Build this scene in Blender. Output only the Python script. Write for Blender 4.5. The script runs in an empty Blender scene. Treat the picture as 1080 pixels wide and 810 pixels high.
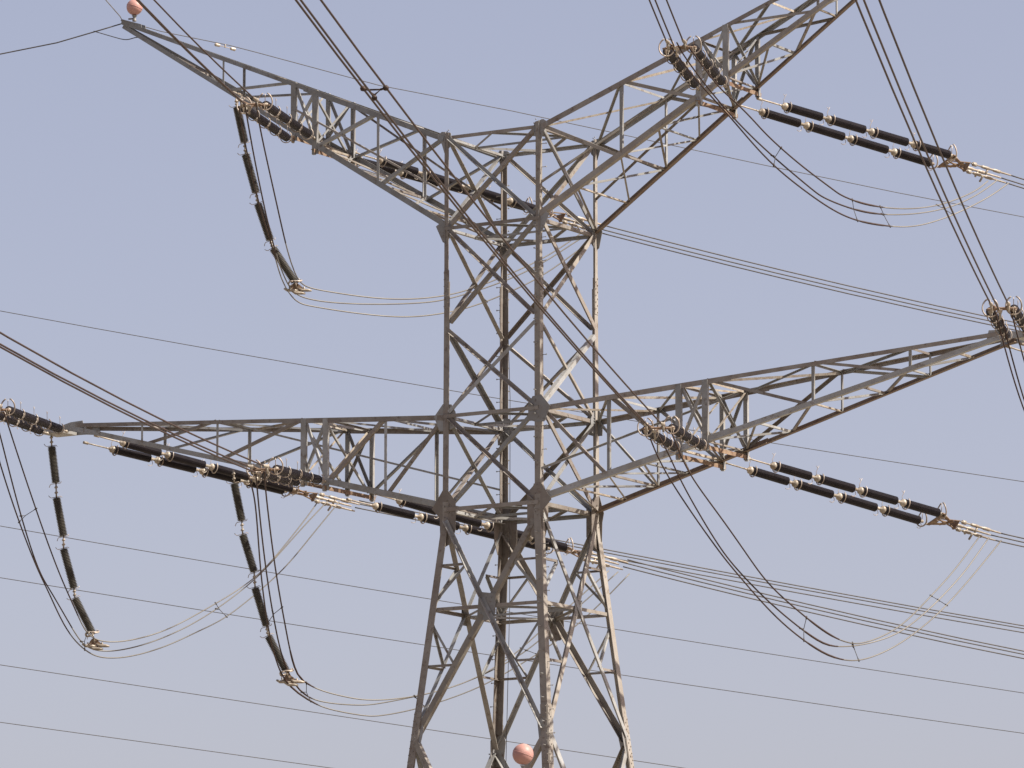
import bpy, bmesh, math, random
from mathutils import Vector, Matrix

random.seed(7)
R = math.radians
scene = bpy.context.scene
col = scene.collection
V = Vector

# ------------------------------------------------------------------ camera
GROUND = -26.80                       # the tower's waist is z = 0
cd = bpy.data.cameras.new('camera')
cam = bpy.data.objects.new('camera', cd)
col.objects.link(cam)
cam.location = (94.3098, -153.3706, -25.0805)      # standing on the ground, 180 m off
cam.rotation_euler = (math.pi / 2 + 0.160814, 0, 0.552971)
cd.sensor_width = 36.0
cd.lens = 36.0 * 5978.59 / 1080.0
cd.clip_start = 0.5
cd.clip_end = 20000
scene.camera = cam

# ------------------------------------------------------------------ world, sun, exposure
SUN_DIR = V((0.86, 0.20, 1.0)).normalized()        # towards the sun
SUN_EL = math.asin(SUN_DIR.z)
world = bpy.data.worlds.new('World')
scene.world = world
world.use_nodes = True
wn = world.node_tree
for n in list(wn.nodes):
    wn.nodes.remove(n)
w_out = wn.nodes.new('ShaderNodeOutputWorld')
w_bg = wn.nodes.new('ShaderNodeBackground')
w_sky = wn.nodes.new('ShaderNodeTexSky')
w_sky.sky_type = 'NISHITA'
w_sky.sun_disc = False
w_sky.sun_elevation = SUN_EL
w_sky.sun_rotation = math.atan2(SUN_DIR.x, SUN_DIR.y)
w_sky.altitude = 0
w_sky.air_density = 0.8
w_sky.dust_density = 2.6
w_sky.ozone_density = 1.5
w_tint = wn.nodes.new('ShaderNodeMix')
w_tint.data_type = 'RGBA'
w_tint.blend_type = 'MULTIPLY'
w_tint.inputs[0].default_value = 1.0
w_tint.inputs[7].default_value = (1.06, 0.82, 0.755, 1.0)
wn.links.new(w_sky.outputs[0], w_tint.inputs[6])
# a bright, even haze lies over the clear sky
w_haze = wn.nodes.new('ShaderNodeMix')
w_haze.data_type = 'RGBA'
w_haze.inputs[0].default_value = 0.38
w_haze.inputs[7].default_value = (2.10, 2.21, 2.62, 1.0)
wn.links.new(w_tint.outputs[2], w_haze.inputs[6])
wn.links.new(w_haze.outputs[2], w_bg.inputs[0])
w_bg.inputs[1].default_value = 0.094
wn.links.new(w_bg.outputs[0], w_out.inputs[0])

sl = bpy.data.lights.new('sun', 'SUN')
sun = bpy.data.objects.new('sun', sl)
col.objects.link(sun)
sl.energy = 5.0
sl.angle = R(0.5)
sl.color = (1.0, 0.93, 0.82)
sun.rotation_euler = SUN_DIR.to_track_quat('Z', 'Y').to_euler()
sun.location = (20, 20, 60)

scene.view_settings.view_transform = 'Standard'
scene.view_settings.look = 'None'
scene.view_settings.exposure = 1.2
scene.view_settings.gamma = 1.0
scene.view_settings.use_curve_mapping = False

# ------------------------------------------------------------------ materials
def mat(name, base, second=None, rough=0.6, metal=0.0, scale=3.0, third=None, stretch=(1, 1, 1), vary=0.12, bump=0.0):
    m = bpy.data.materials.new(name)
    m.use_nodes = True
    nt = m.node_tree
    b = nt.nodes['Principled BSDF']
    b.inputs['Roughness'].default_value = rough
    b.inputs['Metallic'].default_value = metal * 0.5
    b.inputs['Specular IOR Level'].default_value = 0.3
    tc = nt.nodes.new('ShaderNodeNewGeometry')
    mp = nt.nodes.new('ShaderNodeMapping')
    mp.inputs['Scale'].default_value = stretch
    nt.links.new(tc.outputs['Position'], mp.inputs[0])
    out = None
    def noise(sc, det=5.0):
        n = nt.nodes.new('ShaderNodeTexNoise')
        n.inputs['Scale'].default_value = sc
        n.inputs['Detail'].default_value = det
        n.inputs['Roughness'].default_value = 0.65
        nt.links.new(mp.outputs[0], n.inputs['Vector'])
        return n
    def ramp(src, lo, hi):
        r = nt.nodes.new('ShaderNodeMapRange')
        r.inputs[1].default_value = lo
        r.inputs[2].default_value = hi
        nt.links.new(src, r.inputs[0])
        return r.outputs[0]
    def mix(fac, a, c, blend='MIX'):
        x = nt.nodes.new('ShaderNodeMix')
        x.data_type = 'RGBA'
        x.blend_type = blend
        for s, v in ((0, fac), (6, a), (7, c)):
            if hasattr(v, 'is_linked'):
                nt.links.new(v, x.inputs[s])
            elif s == 0:
                x.inputs[s].default_value = v
            else:
                x.inputs[s].default_value = (*v, 1)
        return x.outputs[2]
    c = base
    if second:
        c = mix(ramp(noise(scale).outputs[0], 0.38, 0.62), base, second)
    if third:
        c = mix(ramp(noise(scale * 3.7).outputs[0], 0.56, 0.68), c, third)
    oi = nt.nodes.new('ShaderNodeObjectInfo')
    rv = nt.nodes.new('ShaderNodeMapRange')
    rv.inputs[3].default_value = 1.0 - vary
    rv.inputs[4].default_value = 1.0 + vary
    nt.links.new(oi.outputs['Random'], rv.inputs[0])
    cc = nt.nodes.new('ShaderNodeCombineColor')
    for i in range(3):
        nt.links.new(rv.outputs[0], cc.inputs[i])
    c = mix(1.0, c, cc.outputs[0], 'MULTIPLY')
    nt.links.new(c, b.inputs['Base Color'])
    if bump:
        bp = nt.nodes.new('ShaderNodeBump')
        bp.inputs['Strength'].default_value = bump
        bp.inputs['Distance'].default_value = 0.02
        nt.links.new(noise(scale * 6).outputs[0], bp.inputs['Height'])
        nt.links.new(bp.outputs[0], b.inputs['Normal'])
    return m

M_GREY = mat('galvanised_steel', (0.248, 0.251, 0.251), (0.195, 0.189, 0.177), 0.5, 0.25, 1.3, (0.147, 0.125, 0.106), vary=.2)
M_TAN = mat('dusty_steel', (0.230, 0.213, 0.191), (0.183, 0.163, 0.143), 0.6, 0.1, 1.1, (0.130, 0.104, 0.084), vary=.2)
M_BROWN = mat('weathered_steel', (0.147, 0.124, 0.108), (0.198, 0.182, 0.165), 0.6, 0.1, 1.4, (0.102, 0.074, 0.058), vary=.2)
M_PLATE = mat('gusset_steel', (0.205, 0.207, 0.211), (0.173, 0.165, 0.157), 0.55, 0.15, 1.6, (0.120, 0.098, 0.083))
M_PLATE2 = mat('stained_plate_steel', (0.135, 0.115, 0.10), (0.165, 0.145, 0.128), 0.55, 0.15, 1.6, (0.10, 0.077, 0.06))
M_RUST = mat('rusty_steel', (0.13, 0.078, 0.052), (0.20, 0.145, 0.10), 0.75, 0.1, 6.0)
M_RUSTY = mat('rust_stained_steel', (0.12, 0.082, 0.06), (0.155, 0.12, 0.093), 0.65, 0.1, 1.2, (0.095, 0.055, 0.036), vary=.1)
M_HARD = mat('pale_hardware', (0.30, 0.275, 0.235), (0.21, 0.17, 0.13), 0.5, 0.3, 7.0, (0.14, 0.09, 0.06), vary=.25)
M_RING = mat('ring_steel', (0.33, 0.295, 0.26), (0.23, 0.18, 0.14), 0.45, 0.4, 4.0, vary=.25)
M_PORC = mat('glazed_porcelain', (0.019, 0.016, 0.019), (0.028, 0.023, 0.026), 0.35, 0.0, 3.0)
M_PORC2 = mat('dusty_porcelain', (0.035, 0.032, 0.028), (0.05, 0.045, 0.036), 0.45, 0.0, 3.0)
M_WIRE = mat('dark_conductor', (0.042, 0.023, 0.017), (0.028, 0.017, 0.014), 0.65, 0.1, 5.0)
M_WIRE2 = mat('dull_conductor', (0.06, 0.054, 0.05), (0.042, 0.038, 0.036), 0.6, 0.3, 3.0)
M_BRIGHT = mat('bright_conductor', (0.15, 0.142, 0.128), (0.115, 0.105, 0.092), 0.5, 0.3, 0.6)  # on the jumpers' far halves this pale tone paints in sunlight
M_BALL = mat('faded_marker_paint', (0.37, 0.205, 0.18), (0.31, 0.165, 0.145), 0.5, 0.0, 1.5, (0.41, 0.25, 0.22), vary=0.03)
M_SAND = mat('sandy_soil', (0.23, 0.20, 0.16), (0.19, 0.165, 0.125), 0.95, 0.0, 0.08, (0.15, 0.135, 0.10), bump=0.4)

# ------------------------------------------------------------------ mesh helpers
def obj(name, bm, m, parent=None, smooth=False):
    me = bpy.data.meshes.new(name)
    bmesh.ops.recalc_face_normals(bm, faces=bm.faces)
    if smooth:
        for f in bm.faces:
            f.smooth = True
    bm.to_mesh(me)
    bm.free()
    me.materials.append(m)
    o = bpy.data.objects.new(name, me)
    col.objects.link(o)
    if parent:
        o.parent = parent
    return o

def thing(name, label, cat, loc=(0, 0, 0), group=None):
    o = bpy.data.objects.new(name, None)
    col.objects.link(o)
    o.location = loc
    o.empty_display_size = 0.3
    tag(o, label, cat, group)
    return o

def tag(o, label, cat, group=None):
    o['label'] = label
    o['category'] = cat
    if group:
        o['group'] = group
    return o

def extrude_profile(bm, P, Q, prof, u, n):
    a = [bm.verts.new(P + u * x + n * y) for x, y in prof]
    b = [bm.verts.new(Q + u * x + n * y) for x, y in prof]
    k = len(prof)
    for i in range(k):
        j = (i + 1) % k
        bm.faces.new((a[i], a[j], b[j], b[i]))
    if k == 6:                                        # L: cap as two quads
        for w, order in ((a, 1), (b, -1)):
            bm.faces.new((w[0], w[1], w[2], w[3]))
            bm.faces.new((w[0], w[3], w[4], w[5]))
    else:
        bm.faces.new(a)
        bm.faces.new(b[::-1])

def angle(bm, P, Q, s, n, off=0.0, flip=False, t=0.018, trim=0.0, s2=None):
    """steel angle from P to Q: one flange in the plane facing n, one turned inwards along n"""
    P, Q = V(P), V(Q)
    d = (Q - P).normalized()
    P, Q = P + d * trim, Q - d * trim
    n = (V(n) - d * d.dot(V(n))).normalized()
    u = d.cross(n).normalized()
    if flip:
        u = -u
    s2 = s2 or s
    h = s / 2
    prof = [(-h, off), (h, off), (h, off + t), (-h + t, off + t), (-h + t, off + s2), (-h, off + s2)]
    extrude_profile(bm, P, Q, prof, u, n)

def leg_angle(bm, P, Q, s, u, v, t=0.024):
    """corner angle with its heel on P-Q and flanges along u and v"""
    prof = [(0, 0), (s, 0), (s, t), (t, t), (t, s), (0, s)]
    extrude_profile(bm, V(P), V(Q), prof, V(u), V(v))

def flat(bm, P, Q, w, n, t=0.014, off=0.0):
    P, Q = V(P), V(Q)
    d = (Q - P).normalized()
    n = (V(n) - d * d.dot(V(n))).normalized()
    u = d.cross(n)
    extrude_profile(bm, P, Q, [(-w / 2, off), (w / 2, off), (w / 2, off + t), (-w / 2, off + t)], u, n)

def plate(bm, O, u, v, pts, t, n):
    """flat polygon plate; pts in the (u, v) plane through O, thickness t along n"""
    a = [bm.verts.new(O + u * x + v * y) for x, y in pts]
    b = [bm.verts.new(O + u * x + v * y + n * t) for x, y in pts]
    bm.faces.new(a)
    bm.faces.new(b[::-1])
    k = len(pts)
    for i in range(k):
        j = (i + 1) % k
        bm.faces.new((a[j], a[i], b[i], b[j]))

def ring_frame(d):
    d = d.normalized()
    u = d.cross(V((0, 0, 1)))
    if u.length < 1e-3:
        u = d.cross(V((0, 1, 0)))
    u.normalize()
    return u, d.cross(u).normalized()

def tube(bm, pts, r, seg=6, closed=False):
    pts = [V(p) for p in pts]
    k = len(pts)
    rings = []
    pu = None
    for i, p in enumerate(pts):
        if closed:
            d = pts[(i + 1) % k] - pts[i - 1]
        else:
            d = pts[min(i + 1, k - 1)] - pts[max(i - 1, 0)]
        d.normalize()
        if pu is None:
            u, w = ring_frame(d)
        else:
            u = (pu - d * d.dot(pu))
            if u.length < 1e-4:
                u, w = ring_frame(d)
            u.normalize()
            w = d.cross(u)
        pu = u
        rr = r[i] if isinstance(r, (list, tuple)) else r
        rings.append([bm.verts.new(p + u * (rr * math.cos(2 * math.pi * j / seg)) + w * (rr * math.sin(2 * math.pi * j / seg))) for j in range(seg)])
    last = k if closed else k - 1
    for i in range(last):
        a, b = rings[i], rings[(i + 1) % k]
        for j in range(seg):
            q = (j + 1) % seg
            bm.faces.new((a[j], a[q], b[q], b[j]))
    if not closed:
        bm.faces.new(rings[0][::-1])
        bm.faces.new(rings[-1])

def lathe(bm, O, d, prof, seg=12):
    """surface of revolution round the axis O + d*x; prof = (x, radius)"""
    u, w = ring_frame(d)
    d = d.normalized()
    rings = [[bm.verts.new(O + d * x + (u * math.cos(2 * math.pi * j / seg) + w * math.sin(2 * math.pi * j / seg)) * r) for j in range(seg)] for x, r in prof]
    for a, b in zip(rings, rings[1:]):
        for j in range(seg):
            q = (j + 1) % seg
            bm.faces.new((a[j], a[q], b[q], b[j]))
    bm.faces.new(rings[0][::-1])
    bm.faces.new(rings[-1])

def box(bm, O, u, v, w, a, b, c):
    """box centred on O with half sizes a, b, c along u, v, w"""
    vs = [bm.verts.new(O + u * (a * i) + v * (b * j) + w * (c * k)) for i in (-1, 1) for j in (-1, 1) for k in (-1, 1)]
    for f in ((0, 1, 3, 2), (4, 6, 7, 5), (0, 4, 5, 1), (2, 3, 7, 6), (0, 2, 6, 4), (1, 5, 7, 3)):
        bm.faces.new([vs[i] for i in f])

def bolts(bm, O, u, v, n, pts, r=0.02, h=0.028):
    for x, y in pts:
        c = O + u * x + v * y
        a = [bm.verts.new(c + u * (r * math.cos(k * math.pi / 3)) + v * (r * math.sin(k * math.pi / 3))) for k in range(6)]
        b = [bm.verts.new(q.co + n * h) for q in a]
        bm.faces.new(b)
        for k in range(6):
            bm.faces.new((a[k], a[(k + 1) % 6], b[(k + 1) % 6], b[k]))

def smooth_path(pts, n=6):
    """Catmull-Rom through pts"""
    pts = [V(p) for p in pts]
    out = []
    k = len(pts)
    for i in range(k - 1):
        p0 = pts[i - 1] if i else pts[0] * 2 - pts[1]
        p1, p2 = pts[i], pts[i + 1]
        p3 = pts[i + 2] if i + 2 < k else pts[-1] * 2 - pts[-2]
        # centripetal-like uniform spline, good enough for evenly picked points
        for j in range(n):
            t = j / n
            out.append(0.5 * ((2 * p1) + (p2 - p0) * t + (2 * p0 - 5 * p1 + 4 * p2 - p3) * t * t + (3 * p1 - p0 - 3 * p2 + p3) * t ** 3))
    out.append(pts[-1])
    # even out the small kinks between the measured points
    for _ in range(14):
        out = [out[0]] + [(a + b * 2 + c) / 4 for a, b, c in zip(out, out[1:], out[2:])] + [out[-1]]
    return out

# ------------------------------------------------------------------ ground
bm = bmesh.new()
N, S = 48, 6000.0
gv = {}
for i in range(N + 1):
    for j in range(N + 1):
        x = (i / N * 2 - 1)
        y = (j / N * 2 - 1)
        x, y = math.copysign(abs(x) ** 2.2, x) * S, math.copysign(abs(y) ** 2.2, y) * S
        r = math.hypot(x, y)
        h = 0.0 if r < 260 else min(1.0, (r - 260) / 2500) * 5.0 * math.sin(x * .0031 + 1) * math.cos(y * .0027)
        gv[i, j] = bm.verts.new((x, y, GROUND + h))
for i in range(N):
    for j in range(N):
        bm.faces.new((gv[i, j], gv[i + 1, j], gv[i + 1, j + 1], gv[i, j + 1]))
o = obj('ground', bm, M_SAND, smooth=True)
o['kind'] = 'structure'

# ------------------------------------------------------------------ measured positions (metres)
TENSION = {
  'ULn': ((-7.28, -1.145, 12.778), (-8.2, -1.035, 12.778), (-3.991, -8.946, 12.156), (-4.865, -8.841, 12.156)),
  'ULf': ((-7.28, 1.145, 12.728), (-8.2, 1.035, 12.778), (-4.317, 8.979, 11.609), (-4.979, 8.9, 11.825)),
  'ILn': ((-6.63, -1.387, 1.298), (-7.54, -1.309, 1.298), (-3.347, -9.173, 0.483), (-4.211, -9.099, 0.483)),
  'ILf': ((-6.63, 1.387, 1.248), (-7.54, 1.309, 1.298), (-3.669, 9.217, 0.055), (-4.324, 9.161, 0.271)),
  'OLn': ((-17.702, -0.453, 3.947), (-18.502, -0.453, 3.947), (-14.409, -8.26, 3.384), (-15.169, -8.26, 3.384)),
  'OLf': ((-17.202, 0.453, 3.897), (-17.652, 0.453, 3.947), (-14.175, 8.298, 2.734), (-14.499, 8.298, 2.95)),
  'URn': ((7.28, -1.145, 12.778), (8.2, -1.035, 12.778), (10.616, -8.948, 12.185), (11.49, -8.843, 12.185)),
  'URf': ((7.28, 1.145, 12.728), (8.2, 1.035, 12.778), (10.506, 8.992, 11.727), (11.168, 8.913, 11.943)),
  'IRn': ((6.63, -1.387, 1.298), (7.54, -1.309, 1.298), (9.964, -9.185, 0.631), (10.828, -9.111, 0.631)),
  'IRf': ((6.63, 1.387, 1.248), (7.54, 1.309, 1.298), (9.842, 9.208, -0.018), (10.498, 9.152, 0.198)),
  'ORn': ((17.702, -0.453, 3.947), (18.502, -0.453, 3.947), (21.036, -8.258, 3.354), (21.796, -8.258, 3.354)),
  'ORf': ((17.202, 0.453, 3.897), (17.652, 0.453, 3.947), (20.35, 8.285, 2.631), (20.674, 8.285, 2.847)),
}
CATENARY = {
  'ULn': ((-3.921, -10.087, 12.061), 157, -1.75, 0.00105),
  'ULf': ((-3.702, 11.341, 11.401), 21.5, -5.5, 0.0011),
  'ILn': ((-3.273, -10.328, 0.358), 157, -3.75, 0.00055),
  'ILf': ((-3.052, 11.587, -0.176), 21.5, -7.25, 0.0012),
  'OLn': ((-14.282, -9.454, 3.297), 157, -3.0, 0.0007),
  'OLf': ((-13.392, 10.697, 2.512), 21.5, -4.75, 0.0004),
  'URn': ((11.56, -10.089, 12.095), 157, 4.75, 0.0012),
  'URf': ((11.784, 11.357, 11.554), 21.5, -6.75, 0.0002),
  'IRn': ((10.902, -10.341, 0.529), 157, -1.0, 0.0004),
  'IRf': ((11.114, 11.575, -0.272), 21.5, -5.25, 0.0012),
  'ORn': ((21.922, -9.452, 3.263), 157, -2.25, 0.0005),
  'ORf': ((21.456, 10.68, 2.377), 21.5, -8.0, 0.0007),
}
JUMPER = {
  'UR': [
    [(11.796, -9.591, 11.994), (11.532, -8.105, 11.577), (11.351, -6.923, 11.26), (11.278, -5.92, 11.07), (11.142, -4.501, 10.749), (11.009, -3.372, 10.458), (10.86, -0.987, 9.96), (10.81, 1.205, 9.58), (10.799, 1.725, 9.486), (10.878, 3.16, 9.411), (11.09, 5.213, 9.575), (11.323, 7.075, 9.952), (11.492, 8.429, 10.411), (11.622, 9.54, 10.867), (11.668, 10.281, 11.304)],
    [(11.494, -9.804, 12.133), (11.324, -9.058, 11.859), (11.032, -7.003, 11.223), (10.843, -5.154, 10.694), (10.691, -2.807, 10.084), (10.635, 0.154, 9.422), (10.639, 0.89, 9.271), (10.828, 2.993, 9.143), (11.098, 4.867, 9.331), (11.382, 6.625, 9.685), (11.633, 8.148, 10.161), (11.828, 9.475, 10.772), (11.936, 10.44, 11.335)],
    [(11.338, -9.874, 11.993), (11.251, -9.216, 11.78), (11.099, -7.926, 11.368), (10.993, -6.588, 10.98), (10.89, -5.18, 10.566), (10.692, -2.812, 9.813), (10.698, -0.579, 9.292), (10.767, 1.335, 8.906), (10.918, 2.755, 8.788), (11.174, 4.389, 8.875), (11.435, 5.85, 9.087), (11.793, 7.828, 9.81), (12.099, 9.618, 10.641), (12.246, 10.649, 11.243)],
  ],
  'IR': [
    [(11.244, -9.755, 0.316), (11.01, -8.906, -0.125), (10.734, -7.697, -0.724), (10.496, -5.566, -1.601), (10.222, -3.336, -2.576), (10.058, -1.861, -3.223), (10.051, -0.046, -3.828), (10.104, 1.935, -4.433), (10.239, 2.994, -4.575), (10.366, 3.702, -4.543), (10.671, 5.373, -3.973), (10.807, 6.755, -3.11), (10.906, 7.896, -2.353), (10.99, 8.946, -1.629), (11.056, 10.534, -0.4)],
    [(10.905, -9.954, 0.26), (10.739, -9.058, -0.18), (10.418, -7.718, -0.903), (9.957, -4.8, -2.343), (9.861, -3.467, -2.916), (9.807, -1.419, -3.719), (9.913, 1.232, -4.58), (10.032, 2.125, -4.738), (10.141, 2.672, -4.721), (10.314, 3.482, -4.622), (10.561, 4.612, -4.344), (10.801, 5.772, -3.911), (11.025, 7.322, -2.973), (11.151, 8.419, -2.221), (11.239, 9.266, -1.611), (11.316, 10.701, -0.43)],
    [(10.683, -10.075, 0.177), (10.468, -9.209, -0.321), (10.228, -7.675, -1.113), (9.955, -4.798, -2.488), (9.9, -3.654, -2.998), (9.831, -1.465, -3.961), (9.893, 0.227, -4.59), (10.034, 1.682, -5.02), (10.175, 2.476, -5.13), (10.301, 3.055, -5.142), (10.481, 3.794, -5.022), (10.792, 5.132, -4.519), (11.068, 6.566, -3.725), (11.276, 7.828, -2.906), (11.495, 9.573, -1.594), (11.65, 10.924, -0.522)],
  ],
  'UL': [
    [(-3.801, -9.676, 12.046), (-4.896, -7.793, 11.529), (-7.355, -3.224, 10.245), (-8.837, -0.402, 9.269), (-9.425, 1.046, 8.656), (-9.307, 1.44, 8.385), (-8.833, 2.272, 8.306), (-8.118, 3.498, 8.232), (-7.383, 4.707, 8.282), (-6.625, 5.896, 8.521), (-6.046, 6.78, 8.862), (-5.266, 7.963, 9.494), (-4.599, 8.974, 10.112), (-4.05, 9.819, 10.786), (-3.738, 10.309, 11.23)],
    [(-4.105, -9.863, 12.046), (-5.455, -7.503, 11.334), (-7.812, -3.206, 9.98), (-9.155, -0.487, 8.967), (-9.667, 0.956, 8.344), (-9.489, 1.433, 8.047), (-8.821, 2.544, 7.96), (-7.789, 4.161, 8.075), (-7.023, 5.33, 8.245), (-6.536, 6.055, 8.439), (-5.447, 7.643, 9.134), (-4.567, 8.921, 9.937), (-3.948, 9.837, 10.713), (-3.522, 10.454, 11.166)],
    [(-4.266, -9.941, 11.928), (-5.469, -7.857, 11.273), (-7.581, -3.876, 10.003), (-8.822, -1.206, 9.14), (-9.355, -0.073, 8.573), (-9.685, 0.986, 8.126), (-9.536, 1.391, 7.852), (-9.282, 1.808, 7.795), (-8.637, 2.845, 7.698), (-7.791, 4.167, 7.656), (-7.211, 5.034, 7.731), (-6.619, 5.889, 7.934), (-6.02, 6.74, 8.234), (-5.211, 7.874, 8.853), (-4.479, 8.9, 9.531), (-3.689, 10.035, 10.587), (-3.279, 10.616, 11.102)],
  ],
  'IL': [
    [(-3.201, -9.935, 0.296), (-3.915, -8.824, -0.137), (-6.565, -4.354, -1.904), (-8.269, -1.265, -3.16), (-9.435, 1.042, -4.487), (-9.287, 1.498, -4.861), (-8.986, 2.065, -5.109), (-8.532, 2.801, -5.256), (-8.067, 3.525, -5.343), (-7.29, 4.642, -5.191), (-6.498, 5.747, -4.849), (-5.896, 6.574, -4.457), (-5.092, 7.686, -3.664), (-4.54, 8.493, -2.785), (-3.899, 9.409, -1.863), (-3.053, 10.623, -0.561)],
    [(-3.433, -10.061, 0.209), (-4.294, -8.684, -0.3), (-6.833, -4.499, -1.902), (-8.724, -1.142, -3.275), (-9.691, 0.86, -4.364), (-9.549, 1.612, -5.182), (-9.142, 2.304, -5.456), (-8.368, 3.411, -5.495), (-7.969, 3.952, -5.405), (-7.243, 4.918, -5.137), (-6.55, 5.83, -4.838), (-5.829, 6.766, -4.379), (-4.937, 7.921, -3.618), (-4.382, 8.662, -2.874), (-3.658, 9.629, -1.856), (-2.782, 10.797, -0.593)],
    [(-3.64, -10.172, 0.122), (-4.327, -8.74, -0.394), (-6.672, -5.057, -1.974), (-8.667, -1.608, -3.48), (-9.228, -0.385, -4.166), (-9.735, 0.933, -4.888), (-9.336, 1.747, -5.401), (-8.988, 2.356, -5.681), (-8.222, 3.479, -5.844), (-7.925, 3.887, -5.824), (-7.115, 4.955, -5.552), (-5.879, 6.547, -4.842), (-5.047, 7.613, -4.089), (-4.0, 8.955, -3.029), (-3.166, 10.054, -1.843), (-2.46, 11.008, -0.656)],
  ],
  'OL': [
    [(-14.012, -8.934, 3.188), (-14.53, -7.711, 2.433), (-15.439, -5.526, 1.064), (-16.711, -2.279, -0.991), (-17.135, -0.713, -2.038), (-17.368, 0.273, -2.819), (-17.279, 0.858, -3.022), (-17.11, 1.28, -3.055), (-16.813, 1.961, -2.974), (-16.282, 3.144, -2.598), (-15.831, 4.174, -2.035), (-15.381, 5.216, -1.402), (-14.854, 6.445, -0.586), (-14.516, 7.387, 0.317), (-14.052, 8.912, 2.049), (-13.958, 9.301, 2.554)],
    [(-14.276, -9.086, 3.128), (-14.878, -7.803, 2.294), (-16.216, -4.98, 0.403), (-17.155, -2.679, -1.101), (-17.358, -1.756, -1.591), (-17.619, -0.031, -2.801), (-17.651, 0.671, -3.243), (-17.333, 1.433, -3.381), (-16.723, 2.665, -3.071), (-16.075, 3.968, -2.463), (-15.514, 5.128, -1.729), (-14.934, 6.391, -0.717), (-14.619, 7.135, -0.0), (-14.089, 8.5, 1.505), (-13.68, 9.478, 2.522)],
    [(-14.442, -9.165, 3.008), (-15.171, -7.711, 2.019), (-16.218, -5.186, 0.379), (-17.057, -2.866, -1.096), (-17.31, -1.926, -1.644), (-17.69, -0.364, -2.83), (-17.637, 0.709, -3.401), (-17.442, 1.205, -3.557), (-17.203, 1.693, -3.556), (-16.874, 2.331, -3.45), (-16.289, 3.441, -3.054), (-15.705, 4.563, -2.426), (-15.299, 5.334, -2.015), (-14.843, 6.265, -1.261), (-14.233, 7.556, -0.079), (-13.87, 8.472, 1.023), (-13.377, 9.678, 2.457)],
  ],
  'OR': [
    [(21.666, -8.258, 3.484), (21.638, -6.879, 1.259), (21.61, -5.501, -0.111), (21.583, -4.122, -0.896), (21.555, -2.743, -1.313), (21.528, -1.364, -1.522), (21.5, 0.015, -1.632), (21.472, 1.394, -1.695), (21.445, 2.772, -1.712), (21.417, 4.151, -1.63), (21.39, 5.53, -1.34), (21.362, 6.909, -0.681), (21.334, 8.288, 0.562), (21.307, 9.667, 2.66)],
    [(21.416, -8.258, 3.094), (21.388, -6.879, 0.869), (21.36, -5.501, -0.501), (21.333, -4.122, -1.286), (21.305, -2.743, -1.703), (21.278, -1.364, -1.912), (21.25, 0.015, -2.022), (21.222, 1.394, -2.085), (21.195, 2.772, -2.102), (21.167, 4.151, -2.02), (21.14, 5.53, -1.73), (21.112, 6.909, -1.071), (21.084, 8.288, 0.172), (21.057, 9.667, 2.27)],
    [(21.166, -8.258, 3.484), (21.138, -6.879, 1.259), (21.11, -5.501, -0.111), (21.083, -4.122, -0.896), (21.055, -2.743, -1.313), (21.028, -1.364, -1.522), (21.0, 0.015, -1.632), (20.972, 1.394, -1.695), (20.945, 2.772, -1.712), (20.917, 4.151, -1.63), (20.89, 5.53, -1.34), (20.862, 6.909, -0.681), (20.834, 8.288, 0.562), (20.807, 9.667, 2.66)],
  ],
}
HANGER = {
  'UL': ((-11.216, 0.0, 14.766), [((-11.187, 0.018, 14.474), (-10.963, 0.156, 13.275)), ((-10.933, 0.175, 12.855), (-10.628, 0.363, 11.563)), ((-10.572, 0.398, 11.175), (-10.214, 0.618, 9.951)), ((-10.132, 0.669, 9.662), (-9.506, 1.055, 8.537))], (-9.452, 1.089, 8.344)),
  'OL': ((-18.699, 0.0, 4.023), [((-18.68, 0.012, 3.568), (-18.543, 0.096, 2.335)), ((-18.524, 0.108, 1.817), (-18.305, 0.243, 0.523)), ((-18.3, 0.246, 0.071), (-17.986, 0.44, -1.251)), ((-17.955, 0.459, -1.606), (-17.453, 0.769, -2.764))], (-17.368, 0.821, -3.117)),
  'IL': ((-11.208, 0.0, 2.213), [((-11.178, 0.019, 1.737), (-10.956, 0.156, 0.5)), ((-10.926, 0.174, 0.025), (-10.598, 0.377, -1.207)), ((-10.568, 0.395, -1.744), (-10.241, 0.597, -3.004)), ((-10.185, 0.632, -3.351), (-9.673, 0.948, -4.513))], (-9.592, 0.998, -4.764)),
}
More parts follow.
